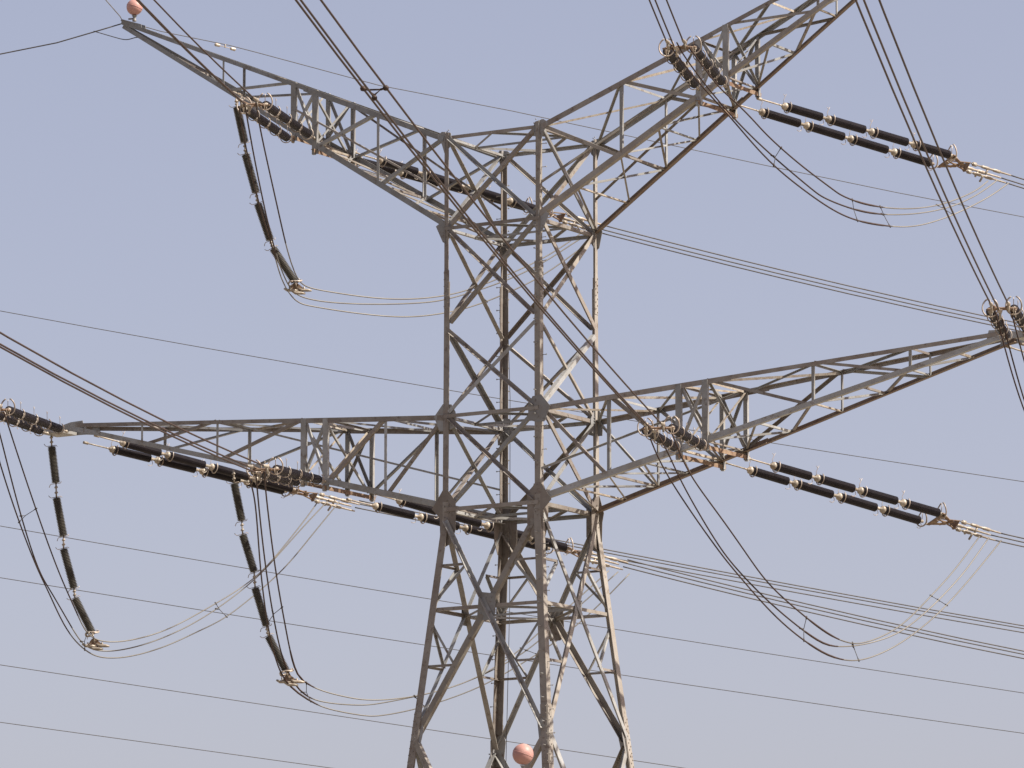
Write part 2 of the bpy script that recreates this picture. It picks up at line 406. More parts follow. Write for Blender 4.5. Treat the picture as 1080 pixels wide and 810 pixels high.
DISTANT = [
  [(-303.17, -93.09, 80.39), (-244.68, -40.43, 66.03), (-186.2, 12.24, 51.68), (-127.71, 64.9, 37.32), (-123.94, 68.29, 36.39), (-120.15, 71.7, 35.48), (-116.34, 75.13, 34.58), (-112.52, 78.57, 33.69), (-108.68, 82.03, 32.82), (-104.81, 85.51, 31.95), (-100.93, 89.01, 31.1), (-97.03, 92.52, 30.26), (-93.11, 96.05, 29.44), (-89.17, 99.6, 28.62), (-85.21, 103.16, 27.82), (-81.23, 106.75, 27.04), (-77.23, 110.35, 26.26), (-73.21, 113.97, 25.5), (-69.16, 117.61, 24.76), (-65.1, 121.27, 24.02), (-61.01, 124.95, 23.3), (-56.9, 128.65, 22.59), (-52.77, 132.37, 21.9), (-48.62, 136.11, 21.22), (-44.44, 139.87, 20.55), (-40.24, 143.65, 19.9), (-36.02, 147.45, 19.26), (-31.77, 151.28, 18.64), (-27.5, 155.12, 18.03), (-23.21, 158.99, 17.43), (-18.89, 162.88, 16.85), (-14.54, 166.79, 16.28), (-10.17, 170.73, 15.73), (49.02, 224.02, 8.25), (108.21, 277.32, 0.76), (167.4, 330.61, -6.72)],
  [(-303.19, -93.1, 65.08), (-244.58, -40.33, 51.66), (-185.97, 12.44, 38.24), (-127.36, 65.21, 24.83), (-123.61, 68.59, 23.97), (-119.85, 71.97, 23.12), (-116.07, 75.38, 22.28), (-112.27, 78.8, 21.44), (-108.45, 82.24, 20.61), (-104.61, 85.7, 19.79), (-100.75, 89.17, 18.97), (-96.88, 92.66, 18.17), (-92.98, 96.17, 17.37), (-89.06, 99.69, 16.57), (-85.13, 103.24, 15.79), (-81.17, 106.8, 15.01), (-77.19, 110.38, 14.24), (-73.19, 113.98, 13.48), (-69.18, 117.6, 12.72), (-65.14, 121.24, 11.97), (-61.07, 124.9, 11.23), (-56.99, 128.57, 10.5), (-52.88, 132.27, 9.78), (-48.76, 135.99, 9.06), (-44.61, 139.72, 8.35), (-40.43, 143.48, 7.65), (-36.24, 147.26, 6.96), (-32.02, 151.06, 6.27), (-27.78, 154.88, 5.59), (-23.51, 158.72, 4.92), (-19.22, 162.58, 4.26), (-14.91, 166.47, 3.61), (-10.57, 170.37, 2.97), (48.53, 223.58, -5.81), (107.62, 276.79, -14.59), (166.71, 329.99, -23.36)],
  [(-303.4, -93.3, 59.17), (-244.69, -40.43, 46.6), (-185.98, 12.43, 34.03), (-127.26, 65.3, 21.45), (-123.53, 68.66, 20.65), (-119.77, 72.05, 19.86), (-116.0, 75.44, 19.07), (-112.2, 78.86, 18.29), (-108.39, 82.29, 17.52), (-104.56, 85.74, 16.75), (-100.71, 89.21, 15.99), (-96.84, 92.69, 15.24), (-92.95, 96.2, 14.49), (-89.04, 99.72, 13.76), (-85.11, 103.26, 13.02), (-81.16, 106.81, 12.3), (-77.18, 110.39, 11.58), (-73.19, 113.98, 10.87), (-69.18, 117.6, 10.17), (-65.14, 121.23, 9.47), (-61.09, 124.88, 8.79), (-57.01, 128.56, 8.1), (-52.91, 132.25, 7.43), (-48.78, 135.96, 6.77), (-44.64, 139.7, 6.11), (-40.47, 143.45, 5.46), (-36.28, 147.22, 4.81), (-32.06, 151.02, 4.18), (-27.82, 154.84, 3.55), (-23.56, 158.67, 2.93), (-19.27, 162.53, 2.32), (-14.96, 166.42, 1.71), (-10.62, 170.32, 1.12), (48.52, 223.57, -7.01), (107.66, 276.83, -15.15), (166.81, 330.08, -23.28)],
  [(-303.94, -93.79, 46.87), (-245.0, -40.71, 36.48), (-186.05, 12.37, 26.09), (-127.1, 65.44, 15.69), (-123.38, 68.8, 15.03), (-119.64, 72.17, 14.37), (-115.88, 75.55, 13.71), (-112.09, 78.96, 13.04), (-108.29, 82.38, 12.37), (-104.47, 85.82, 11.7), (-100.63, 89.27, 11.02), (-96.77, 92.75, 10.34), (-92.89, 96.24, 9.65), (-88.99, 99.76, 8.96), (-85.07, 103.29, 8.27), (-81.13, 106.83, 7.57), (-77.17, 110.4, 6.87), (-73.19, 113.99, 6.17), (-69.18, 117.59, 5.46), (-65.16, 121.22, 4.75), (-61.11, 124.86, 4.03), (-57.04, 128.53, 3.31), (-52.95, 132.21, 2.59), (-48.84, 135.91, 1.86), (-44.7, 139.63, 1.13), (-40.55, 143.38, 0.39), (-36.37, 147.14, -0.35), (-32.17, 150.92, -1.1), (-27.94, 154.73, -1.85), (-23.69, 158.55, -2.6), (-19.42, 162.4, -3.36), (-15.13, 166.27, -4.12), (-10.81, 170.16, -4.89), (48.13, 223.23, -15.35), (107.07, 276.3, -25.81), (166.01, 329.37, -36.28)],
  [(-304.08, -93.91, 40.62), (-245.05, -40.76, 31.08), (-186.03, 12.39, 21.54), (-127.0, 65.54, 12.0), (-123.28, 68.88, 11.4), (-119.55, 72.24, 10.79), (-115.8, 75.62, 10.19), (-112.02, 79.02, 9.58), (-108.23, 82.44, 8.96), (-104.42, 85.87, 8.35), (-100.59, 89.32, 7.73), (-96.73, 92.79, 7.11), (-92.86, 96.27, 6.48), (-88.97, 99.78, 5.85), (-85.05, 103.31, 5.22), (-81.12, 106.85, 4.58), (-77.16, 110.41, 3.94), (-73.18, 113.99, 3.3), (-69.19, 117.59, 2.65), (-65.17, 121.21, 2.0), (-61.12, 124.85, 1.35), (-57.06, 128.51, 0.69), (-52.97, 132.19, 0.03), (-48.87, 135.89, -0.63), (-44.74, 139.61, -1.3), (-40.58, 143.34, -1.97), (-36.41, 147.1, -2.64), (-32.21, 150.88, -3.32), (-27.99, 154.69, -4.01), (-23.74, 158.51, -4.69), (-19.47, 162.35, -5.38), (-15.18, 166.22, -6.08), (-10.87, 170.1, -6.77), (48.16, 223.25, -16.31), (107.19, 276.4, -25.86), (166.22, 329.55, -35.4)],
]
EARTH_FAR = [(-15.86, 0.0, 17.99), (-15.307, 1.403, 17.831), (-14.262, 4.056, 17.718), (-13.871, 5.049, 17.626), (-11.952, 9.92, 17.135), (-9.819, 15.336, 16.958), (-7.691, 20.738, 16.678), (-5.491, 26.324, 16.387), (-3.214, 32.103, 16.124), (-0.857, 38.088, 15.924)]
EARTH_NEAR = [(-15.86, 0.0, 17.99), (-15.347, -1.209, 18.02), (-14.778, -2.548, 18.08)]
EARTH_SIDE = [(-15.939, -0.049, 17.89), (-16.486, -0.386, 17.692), (-17.798, -1.196, 17.23), (-19.439, -2.209, 16.834), (-22.172, -3.896, 16.207)]
BALLS = [(-15.56, 0.185, 18.468), (2.299, -3.642, -8.23)]
SAFETY = [(-1.363, 1.285, 8.178), (-1.256, 1.35, 3.951), (-1.268, 1.343, -2.871), (-1.37, 1.28, -7.934)]

# ------------------------------------------------------------------ the tower
W = 1.8                                # half width of the shaft
Z0, Z1, Z2, Z3 = 0.0, 3.02, 9.14, 12.133
ZM = 6.03                              # where the two crossings of the long shaft panel meet
LU, LL = 15.857, 17.552                # reach of the upper and the lower arms
SPLAY = 0.10
ZX = -7.4                              # first leg node under the waist
X, Y, Z = V((1, 0, 0)), V((0, 1, 0)), V((0, 0, 1))

tower = thing('transmission_tower', 'tall grey and rust brown steel lattice tower with four raised cross arms', 'tower', (0, 0, GROUND))
BASE = V((0, 0, GROUND))

def part(name, bm, m, parent=tower, smooth=False):
    """a part built in world coordinates under a thing whose base is at BASE"""
    for v in bm.verts:
        v.co -= BASE
    return obj(name, bm, m, parent, smooth)

def wide(z):
    return W - SPLAY * min(z, 0.0)

def corner(c, z):
    w = wide(z)
    return V((c[0] * w, c[1] * w, z))

CORNERS = {'A': (-1, -1), 'B': (1, -1), 'C': (1, 1), 'D': (-1, 1)}
FACES = {'AB': ('A', 'B', V((0, 1, 0))), 'BC': ('B', 'C', V((-1, 0, 0))), 'CD': ('C', 'D', V((0, -1, 0))), 'DA': ('D', 'A', V((1, 0, 0)))}
STEELS = (M_TAN, M_GREY, M_BROWN, M_TAN, M_GREY)

def steel():
    return random.choice(STEELS)

# legs
legs = {}
for c, (sx, sy) in CORNERS.items():
    bm = bmesh.new()
    u, v = V((-sx, 0, 0)), V((0, -sy, 0))
    zs = 7.35                                            # splice between the slim and the heavy angle
    leg_angle(bm, corner((sx, sy), zs), corner((sx, sy), Z3 + .12), 0.155, u, v, 0.02)
    leg_angle(bm, corner((sx, sy), -0.3), corner((sx, sy), zs - .003), 0.205, u, v, 0.024)
    leg_angle(bm, corner((sx, sy), ZX + .3), corner((sx, sy), -0.303), 0.245, u, v, 0.026)
    leg_angle(bm, corner((sx, sy), GROUND + .2), corner((sx, sy), ZX + .297), 0.27, u, v, 0.028)
    # splice plates with bolts, on both flanges
    for zc, s, h in ((zs - .25, .19, .62), (ZX - .1, .25, .95)):
        o0 = corner((sx, sy), zc)
        along = (corner((sx, sy), zc + .5) - corner((sx, sy), zc - .5)).normalized()
        for uu, nn in ((u, v), (v, u)):
            plate(bm, o0 - nn * 0.018, uu, along, [(0.01, -h), (s, -h), (s, h), (0.01, h)], 0.016, nn)
            bolts(bm, o0 - nn * 0.018, uu, along, -nn, [(.05 + .1 * (i % 2), -h + .08 + i * .11) for i in range(int(2 * h / .11))], .018, .03)
    leg = part('leg', bm, M_TAN if c in 'BC' else M_BROWN)
    legs[c] = leg
    # concrete footing
    bm = bmesh.new()
    f = corner((sx, sy), GROUND)
    lathe(bm, f - Z * .5, Z, [(0, .55), (.75, .5), (.8, .42)], 16)
    part('footing', bm, mat('footing_concrete', (.38, .36, .32), (.3, .28, .25), .9) if c == 'A' else bpy.data.materials['footing_concrete'])

# step bolts on two of the legs
bm = bmesh.new()
tube(bm, [(-.03, 0, 0), (.17, 0, 0), (.172, 0, 0), (.19, 0, 0)], [.012, .012, .026, .026], 6)
step = None
for c in 'BD':
    sx, sy = CORNERS[c]
    k = 0
    z = -9.0
    while z < Z3 - .5:
        p = corner((sx, sy), z)
        if k % 2:
            at, d = p + V((-sx * .1, 0, 0)), V((0, sy, 0))
        else:
            at, d = p + V((0, -sy * .1, 0)), V((sx, 0, 0))
        if step is None:
            step = obj('step_bolt', bm, M_GREY, legs[c])
            s = step
        else:
            s = step.copy()
            col.objects.link(s)
            s.parent = legs[c]
        s.location = at - BASE
        s.rotation_euler = (0, 0, math.atan2(d.y, d.x))
        z += .38
        k += 1

# shaft bracing: (face, from corner index, z, to corner index, z, size, off)
def brace(face, i, za, j, zb, s, off, flip=False, m=None, name='diagonal_brace', trim=.12, out=False):
    a, b, n = FACES[face]
    P = corner(CORNERS[(a, b)[i]], za)
    Q = corner(CORNERS[(a, b)[j]], zb)
    e = (V(CORNERS[b] + (0,)) - V(CORNERS[a] + (0,))).normalized()
    ins = .09
    P = P + e * (ins if i == 0 else -ins)
    Q = Q + e * (ins if j == 0 else -ins)
    # the plane of a splayed face leans: use its true normal
    d = (Q - P).normalized()
    bm = bmesh.new()
    if out:                                              # bolted to the outside, heel at the lower edge
        n = -n
        d = (Q - P).normalized()
        flip = d.cross(n).z < 0
    angle(bm, P, Q, s, n, off, flip, .014 if s < .13 else .018, trim)
    return part(name, bm, m or steel())

for face in FACES:
    big = .125 if face in ('AB', 'CD') else .15
    # top panel between the two chords of the upper arms
    brace(face, 0, Z2, 1, Z3, big, .026, False)
    brace(face, 0, Z3, 1, Z2, big, *((.004, True) if face == 'AB' else (-.022, True)), M_GREY, out=face == 'AB')
    # long panel: two crossings
    brace(face, 0, ZM - .08, 1, Z2, big, .026, False, M_TAN)
    brace(face, 0, Z2, 1, ZM - .08, big, .004 if face == 'AB' else -.022, True, M_BROWN, out=face == 'AB')
    sm = .085 if face in ('DA', 'BC') else .125
    brace(face, 0, Z1, 1, ZM - .2, big, -.022, True)
    brace(face, 0, ZM - .2, 1, Z1, sm, .004 if face == 'AB' else .026, False, out=face == 'AB')
    # panel between the chords of the lower arms
    brace(face, 0, Z0, 1, Z1, big, .026, False, M_GREY)
    brace(face, 0, Z1, 1, Z0, big, .004 if face == 'AB' else -.022, True, M_BROWN, out=face == 'AB')
    # legs: a crossing from the waist to the first node, then two more to the ground
    brace(face, 0, ZX, 1, -.3, .19, .03, False, M_TAN)
    brace(face, 0, -.3, 1, ZX, .135, .004 if face == 'AB' else -.022, True, M_GREY, out=face == 'AB')
    brace(face, 0, -17.5, 1, ZX, .19, .03, False)
    brace(face, 0, ZX, 1, -17.5, .19, -.022, True)
    brace(face, 0, GROUND + .4, 1, -17.5, .2, .03, False)
    brace(face, 0, -17.5, 1, GROUND + .4, .2, -.022, True)
    # horizontals of every diaphragm
    for z, s in ((Z3, .115), (Z2, .115), (Z1, .12), (Z0, .13)):
        brace(face, 0, z - .05, 1, z - .05, s, -.048 if face in ('AB', 'CD') and z < Z3 else .05, face in ('AB', 'CD'), M_BROWN if face in ('AB', 'BC') else M_GREY, 'horizontal_strut', -.06 if face in ('AB', 'CD') and z < Z3 else .05)

# redundant members between leg and diagonal under the waist
tcross = lambda za: (W) / (W + wide(za))
def diag_point(ca, cb, z):
    """point on the diagonal that drops from leg ca at the waist to leg cb at ZX"""
    t = (-.3 - z) / (-.3 - ZX)
    return corner(CORNERS[ca], -.3).lerp(corner(CORNERS[cb], ZX), t)
ZC = -.3 - (7.1) * (wide(-.3) / (wide(-.3) + wide(ZX)))          # where the two diagonals cross
for face, (a, b, n) in FACES.items():
    cr = (diag_point(a, b, ZC) + diag_point(b, a, ZC)) / 2
    for p, q in ((a, b), (b, a)):
        e = V((CORNERS[p][0], CORNERS[p][1], 0))
        def member(P, Q, s, m, off=.06, nm='secondary_brace'):
            bm = bmesh.new()
            angle(bm, P, Q, s, n, off, False, .012, .05)
            part(nm, bm, m)
        lc = corner(CORNERS[p], ZC)
        member(lc, cr, .11, M_BROWN if face in ('DA', 'AB') else M_TAN, .05, 'horizontal_strut')
        up = diag_point(p, q, -1.85)
        member(corner(CORNERS[p], -1.85), up, .075, M_BROWN)
        member(up, corner(CORNERS[p], ZC + .12), .09, M_GREY, .075)
        dn = diag_point(q, p, -5.1)
        member(corner(CORNERS[p], -5.1), dn, .075, M_BROWN)
        member(corner(CORNERS[p], ZC - .3), dn, .08, M_GREY, .075)
    # crossing plate
    bm = bmesh.new()
    ex = (corner(CORNERS[b], ZC) - corner(CORNERS[a], ZC)).normalized()
    o0 = cr + n * .004 if face != 'CD' else cr - n * .02
    hw, hh = {'AB': (.34, .46), 'CD': (.32, .56)}.get(face, (.22, .3))
    if face == 'CD':
        o0 = o0 - Z * .14
    plate(bm, o0, ex, Z, [(-hw, -hh * .7), (-hw * .5, -hh), (hw * .7, -hh), (hw, -hh * .5), (hw, hh * .8), (-hw * .8, hh)], .014, n)
    bolts(bm, o0, ex, Z, -n, [(x, y) for x in (-.2, 0, .2) for y in (-.25, .25)], .018, .026)
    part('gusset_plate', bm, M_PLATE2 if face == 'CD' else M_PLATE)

# plan bracing: a diamond through the middles of the sides, with a middle strut
for z, s in ((Z3 - .03, .075), (Z2 - .03, .075), (Z1 - .03, .08), (Z0 - .03, .085), (ZC + .03, .075)):
    w = wide(z) - .06
    mids = [V((0, -w, z)), V((w, 0, z)), V((0, w, z)), V((-w, 0, z))]
    for i in range(4):
        bm = bmesh.new()
        angle(bm, mids[i], mids[(i + 1) % 4], s, V((0, 0, -1)), .004 * i, i % 2 == 0, .012, .0)
        part('plan_brace', bm, (M_GREY, M_TAN)[i % 2])
    bm = bmesh.new()
    angle(bm, mids[3], mids[1], s, V((0, 0, -1)), .02, False, .012, .0)
    part('plan_brace', bm, M_GREY)

# gusset plates at the four levels, one in each face
GP = {
    Z3: ([(-.30, .10), (-.12, .22), (.2, .16), (.26, -.02), (.22, -.28), (.0, -.5), (-.02, -.5), (-.12, -.2)], [(-.02, .2), (.16, .18), (.2, -.3), (-.02, -.42)]),
    Z2: ([(-.34, .12), (-.1, .26), (.22, .28), (.26, .0), (.24, -.22), (.06, -.5), (-.08, -.42)], [(-.02, .26), (.26, .22), (.3, -.05), (.18, -.42), (-.02, -.5)]),
    Z1: ([(-.40, .02), (-.06, .42), (.26, .38), (.42, .12), (.42, -.36), (.12, -.46), (-.18, -.46)], [(-.02, .4), (.22, .34), (.42, .05), (.38, -.36), (-.02, -.46)]),
    Z0: ([(-.44, .0), (-.03, .58), (.16, .58), (.46, .2), (.46, -.72), (.3, -1.15), (.06, -1.25), (-.12, -.9), (-.14, -.3)], [(-.02, .58), (.2, .5), (.46, .15), (.46, -.7), (.28, -1.12), (.0, -1.25)]),
}
for z, (arm_poly, side_poly) in GP.items():
    for c, (sx, sy) in CORNERS.items():
        o0 = corner((sx, sy), z - (.05 if z != Z0 else 0))
        for inw, n, poly in ((V((-sx, 0, 0)), V((0, -sy, 0)), arm_poly), (V((0, -sy, 0)), V((-sx, 0, 0)), side_poly)):
            bm = bmesh.new()
            outside = z == Z0 or (z == Z1 and c == 'B')
            q = o0 - n * .028 if outside else o0 + n * .024
            if sy > 0:
                poly = [(max(x, -.2), y) for x, y in poly]
            if c == 'D' and z == Z0:
                poly = [(x * 1.12 if x > 0 else x, y) for x, y in poly]
            plate(bm, q, inw, Z, poly, .014, n)
            bp = []
            for i in range(4):
                bp += [(.05 + .1 * (i % 2), -.3 + i * .18), (.22, -.15 + i * .09)]
            if z == Z0:
                bp += [(.06 + .09 * (i % 2), -.95 + i * .12) for i in range(6)]
            bolts(bm, q, inw, Z, -n, bp, .02, .03)
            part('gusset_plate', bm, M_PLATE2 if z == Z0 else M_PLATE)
# plates of the node under the waist
for c, (sx, sy) in CORNERS.items():
    o0 = corner((sx, sy), ZX)
    for inw, n in ((V((-sx, 0, 0)), V((0, -sy, 0))), (V((0, -sy, 0)), V((-sx, 0, 0)))):
        bm = bmesh.new()
        along = (corner((sx, sy), ZX + .5) - corner((sx, sy), ZX - .5)).normalized()
        plate(bm, o0 + n * .032, inw, along, [(.02, .45), (.3, .55), (.4, .3), (.36, -.25), (.28, -.5), (.02, -.5)], .014, n)
        part('gusset_plate', bm, M_PLATE)

# ------------------------------------------------------------------ cross arms
def arm_node(kind, s, fr, top, a):
    """a point on one of the four chords: kind upper/lower, side s, front/rear fr, top/bottom, at reach a"""
    if kind == 'upper':
        k = (a - W) / (LU - W)
        y = W + (.12 - W) * k
        z = Z3 + (17.99 - Z3) * k if top else Z2 + (17.72 - Z2) * k
    else:
        k = (a - W) / (LL - W)
        y = W + (.453 - W) * k
        z = Z1 + (4.213 - Z1) * k if top else Z0 + (3.987 - Z0) * k
    return V((s * a, fr * y, z))

POSTS = {'upper': ((4.6, .10), (7.28, .19), (8.2, .19), (11.3, .07)),
         'lower': ((4.18, .10), (6.63, .2), (7.54, .2), (11.19, .085), (14.44, .075))}
DIAGS = {'upper': ((4.6, 1.8, .115), (7.28, 4.6, .115), (11.3, 8.2, .085)),
         'lower': ((4.18, 1.8, .10), (6.63, 4.18, .125), (11.19, 7.54, .10), (14.44, 11.19, .09))}
PANELS = {'upper': (1.8, 3.1, 4.6, 5.9, 7.28, 8.2, 9.7, 11.3, 12.6, 14.0),
          'lower': (1.8, 2.9, 4.18, 5.4, 6.63, 7.54, 9.3, 11.19, 12.8, 14.44, 16.0)}
PLATEZ = {}
for kind in ('upper', 'lower'):
    reach = LU if kind == 'upper' else LL
    for s in (-1, 1):
        nd = lambda fr, top, a: arm_node(kind, s, fr, top, a)
        # the four chords: corner angles, each with its own weathering
        bm = bmesh.new()
        slots = [M_GREY, M_BROWN, M_TAN, M_RUSTY]
        for fr in (-1, 1):
            for top in (0, 1):
                f0 = len(bm.faces)
                P, Q = nd(fr, top, W + .02), nd(fr, top, reach)
                d = (Q - P).normalized()
                u = V((0, -fr, 0))
                u = (u - d * d.dot(u)).normalized()
                v = V((0, 0, -1 if top else 1))
                v = (v - d * d.dot(v) - u * u.dot(v)).normalized()
                mid = P.lerp(Q, .42)
                sz = (.175 if top else .185) if kind == 'upper' else (.19 if not top else .165)
                leg_angle(bm, P, mid, sz, u, v, .022)
                leg_angle(bm, mid + d * .003, Q, sz * .8, u, v, .02)
                if kind == 'lower':
                    mi = 1 if top else (0 if fr < 0 else (3 if s > 0 else 0))
                else:
                    mi = 0 if s < 0 else {(-1, 1): 1, (-1, 0): 2, (1, 1): 0, (1, 0): 3}[fr, top]
                bm.faces.ensure_lookup_table()
                for f in bm.faces[f0:]:
                    f.material_index = mi
        # tip plates
        tp = (nd(-1, 1, reach) + nd(1, 0, reach)) / 2
        if kind == 'lower':
            for dy in (-.47, .47):
                plate(bm, tp + V((-s * .6, dy, 0)), V((s, 0, 0)), Z, [(0, -.22), (.6, -.15), (1.1, -.14), (1.75, -.13), (1.75, -.02), (1.0, .06), (.6, .15), (.1, .17)], .016, V((0, 1 if dy < 0 else -1, 0)))
            box(bm, tp + V((s * .8, 0, -.1)), X, Y, Z, .42, .45, .05)
        else:
            for dy in (-.13, .13):
                plate(bm, tp + V((-s * .5, dy, 0)), V((s, 0, 0)), Z, [(-.35, -.36), (.42, .0), (.56, .13), (.5, .17), (-.3, -.1)], .016, V((0, 1 if dy < 0 else -1, 0)))
        arm = part('cross_arm', bm, slots[0])
        for m_ in slots[1:]:
            arm.data.materials.append(m_)
        def sub(name, P, Q, size, n, off, flip, m, t=.012, trim=.06, kindf='L'):
            b = bmesh.new()
            if kindf == 'L':
                angle(b, P, Q, size, n, off, flip, t, trim)
            else:
                flat(b, P, Q, size, n, t, off)
            return part(name, b, m, arm)
        for fr in (-1, 1):
            n = V((0, -fr, 0))
            for a, size in POSTS[kind]:
                P, Q = nd(fr, 0, a), nd(fr, 1, a)
                if size > .15:                            # doubled channels that carry the insulators
                    b = bmesh.new()
                    dz = Z
                    P2 = P - Z * .22
                    extr = [(-size / 2, -.02), (size / 2, -.02), (size / 2, .09), (size / 2 - .016, .09), (size / 2 - .016, -.004), (-size / 2, -.004)]
                    extrude_profile(b, P2, Q - Z * .02, extr, X, n)
                    box(b, P - Z * .16 - n * .03, X, Y, Z, .05, .05, .1)
                    part('hanger_post', b, M_GREY, arm)
                else:
                    sub('post', P, Q, size, n, .03, s * fr > 0, M_GREY, .012, .04)
            for ab, at, size in DIAGS[kind]:
                if kind == 'lower' and fr == 1 and s == 1 and ab == 11.19:
                    sub('face_brace', nd(fr, 0, 7.54) + Z * .1, nd(fr, 1, 11.19), size, n, .026, False, M_BROWN)
                    continue
                sub('face_brace', nd(fr, 0, ab), nd(fr, 1, at), size, n, .026, fr > 0, (M_BROWN if fr < 0 else M_GREY) if kind == 'lower' else (M_TAN if s > 0 else M_GREY))
            a, b_ = POSTS[kind][1][0], POSTS[kind][2][0]
            sub('face_brace', nd(fr, 0, a) + Z * .15, nd(fr, 1, b_), .085, n, .03, False, M_GREY)
            sub('face_brace', nd(fr, 1, a), nd(fr, 0, b_) + Z * .15, .085, n, .046, True, M_GREY)
            # long inner stay from the shaft to the chord
            if kind == 'upper':
                st = V((s * (W - .05), fr * (W - .05), 10.25))
                if s < 0:
                    e = nd(fr, 1, 8.2 if fr < 0 else 7.4) - Z * (.9 if fr < 0 else .1)
                else:
                    e = nd(1, 1, 8.0) if fr < 0 else nd(-1, 0, 8.2) + Z * .05
                sub('stay', st, e, .065, V((0, -fr, 0)), .0, False, M_TAN if fr < 0 else M_BROWN)
        if kind == 'lower':
            st = V((s * (W - .05), s * (.05 - W), 1.0))
            e = nd(-1 if s < 0 else 1, 1, 11.19 if s < 0 else 7.54)
            sub('stay', st, e, .065, V((0, -s, 0)), .0, False, M_GREY)
        # frames across the arm at the two hanger posts
        for a in (POSTS[kind][1][0], POSTS[kind][2][0]):
            sub('cross_frame', nd(-1, 0, a), nd(1, 1, a), .07, V((s, 0, 0)), .05, False, M_HARD if kind == 'lower' else M_GREY)
            sub('cross_frame', nd(1, 0, a), nd(-1, 1, a), .07, V((s, 0, 0)), .065, True, M_GREY)
            # carrier beam under the bottom chords
            b = bmesh.new()
            P, Q = nd(-1, 0, a) - Z * .06, nd(1, 0, a) - Z * .06
            angle(b, P, Q, .13, V((0, 0, -1)), .02, False, .016, -.12)
            part('carrier_beam', b, M_RUST, arm)
        pl = PANELS[kind]
        for i, a in enumerate(pl):
            if a > W:
                sub('bottom_strut', nd(-1, 0, a), nd(1, 0, a), .07, Z, .03, i % 2 == 0, (M_GREY, M_HARD, M_BROWN)[i % 3])
            if i + 1 < len(pl):
                f0 = -1 if i % 2 else 1
                sub('bottom_brace', nd(f0, 0, a), nd(-f0, 0, pl[i + 1]), .075, Z, .045, i % 2 == 0, (M_BROWN, M_GREY)[i % 2])
                if 1 <= i <= 5:
                    sub('bottom_brace', nd(-f0, 0, a), nd(f0, 0, pl[i + 1]), .06, Z, .062, i % 2 == 1, (M_GREY, M_TAN)[i % 2])
        tp_ = pl[::2] if kind == 'upper' else (1.8, 4.18, 6.63, 7.54, 11.19, 14.44)
        for i, a in enumerate(tp_):
            if a > W:
                sub('top_strut', nd(-1, 1, a), nd(1, 1, a), .07, -Z, .03, i % 2 == 0, (M_HARD, M_GREY, M_BROWN)[i % 3])
            if i + 1 < len(tp_):
                f0 = -1 if i % 2 else 1
                sub('top_brace', nd(f0, 1, a), nd(-f0, 1, tp_[i + 1]), .08, -Z, .045, i % 2 == 0, (M_GREY, M_HARD)[i % 2])
                if i < 4:
                    sub('top_brace', nd(-f0, 1, a), nd(f0, 1, tp_[i + 1]), .06, -Z, .062, i % 2 == 1, (M_HARD, M_GREY)[i % 2])

# safety line beside the far leg
bm = bmesh.new()
tube(bm, [V(q) for q in SAFETY] + [V((SAFETY[-1][0], SAFETY[-1][1], GROUND + 1))], .011, 5)
part('safety_line', bm, M_WIRE2)
# ------------------------------------------------------------------ insulators
def shed_profile(length, r_core, r_shed, k):
    prof = [(0, r_core * .8)]
    p = length / k
    for i in range(k):
        x = i * p
        prof += [(x + p * .10, r_core), (x + p * .48, r_shed), (x + p * .62, r_shed), (x + p * .70, r_core * 1.04)]
    prof.append((length, r_core * .8))
    return prof

O0 = V((0, 0, 0))
# the meshes are shared; every rod lies along +X with Z as its upper side
def rod_mesh(name, length, core, shed, k, m):
    b = bmesh.new()
    lathe(b, O0, X, shed_profile(length, core, shed, k), 14)
    o = obj(name, b, m, smooth=False)
    me = o.data
    bpy.data.objects.remove(o)
    return me
ROD = 1.47
ME_ROD = rod_mesh('insulator_rod', ROD, .115, .142, 34, M_PORC)
ME_HROD = rod_mesh('hanging_rod', 1.26, .112, .146, 26, M_PORC2)

def fitting_mesh():
    b = bmesh.new()
    lathe(b, V((-.20, 0, 0)), X, [(0, .03), (.02, .055), (.07, .065), (.09, .115), (.16, .128), (.205, .10)], 12)
    lathe(b, V((-.32, 0, 0)), X, [(0, .028), (.13, .028)], 8)
    o = obj('end_fitting', b, M_HARD, smooth=True)
    me = o.data
    bpy.data.objects.remove(o)
    return me
ME_FIT = fitting_mesh()
def cap_mesh():
    b = bmesh.new()
    lathe(b, V((-.01, 0, 0)), X, [(0, .085), (.03, .085), (.05, .055), (.17, .05), (.19, .03)], 10)
    o = obj('end_cap', b, M_HARD, smooth=True)
    me = o.data
    bpy.data.objects.remove(o)
    return me
ME_CAP = cap_mesh()

def horn_mesh(flip):
    b = bmesh.new()
    # open ring round the first sheds
    pts = [V((.06, .19 * math.sin(t), .19 * math.cos(t))) for t in [R(35) + i * R(290) / 18 for i in range(19)]]
    tube(b, pts, .017, 5)
    tube(b, [V((-.08, 0, -.05)), V((-.05, 0, -.12)), pts[9]], .011, 5)
    # upright horn
    tube(b, [V((-.1, 0, .04)), V((-.12, .01, .2)), V((-.06, .02, .33)), V((-.02, .02, .42))], .009, 5)
    tube(b, [V((-.06, .02, .33)), V((-.13, .03, .40))], .008, 5)
    o = obj('arcing_horn', b, M_RING, smooth=True)
    me = o.data
    bpy.data.objects.remove(o)
    return me
ME_HORN = horn_mesh(0)
def curl_mesh():
    b = bmesh.new()
    # curl under the far end
    pts = [V((ROD + .05 + .11 * math.sin(t), .05, -.14 + .10 * math.cos(t))) for t in [R(-10) + i * R(230) / 12 for i in range(13)]]
    tube(b, pts, .010, 5)
    tube(b, [V((ROD + .03, 0, -.03)), pts[0]], .010, 5)
    o = obj('arcing_curl', b, M_RING, smooth=True)
    me = o.data
    bpy.data.objects.remove(o)
    return me
ME_CURL = curl_mesh()
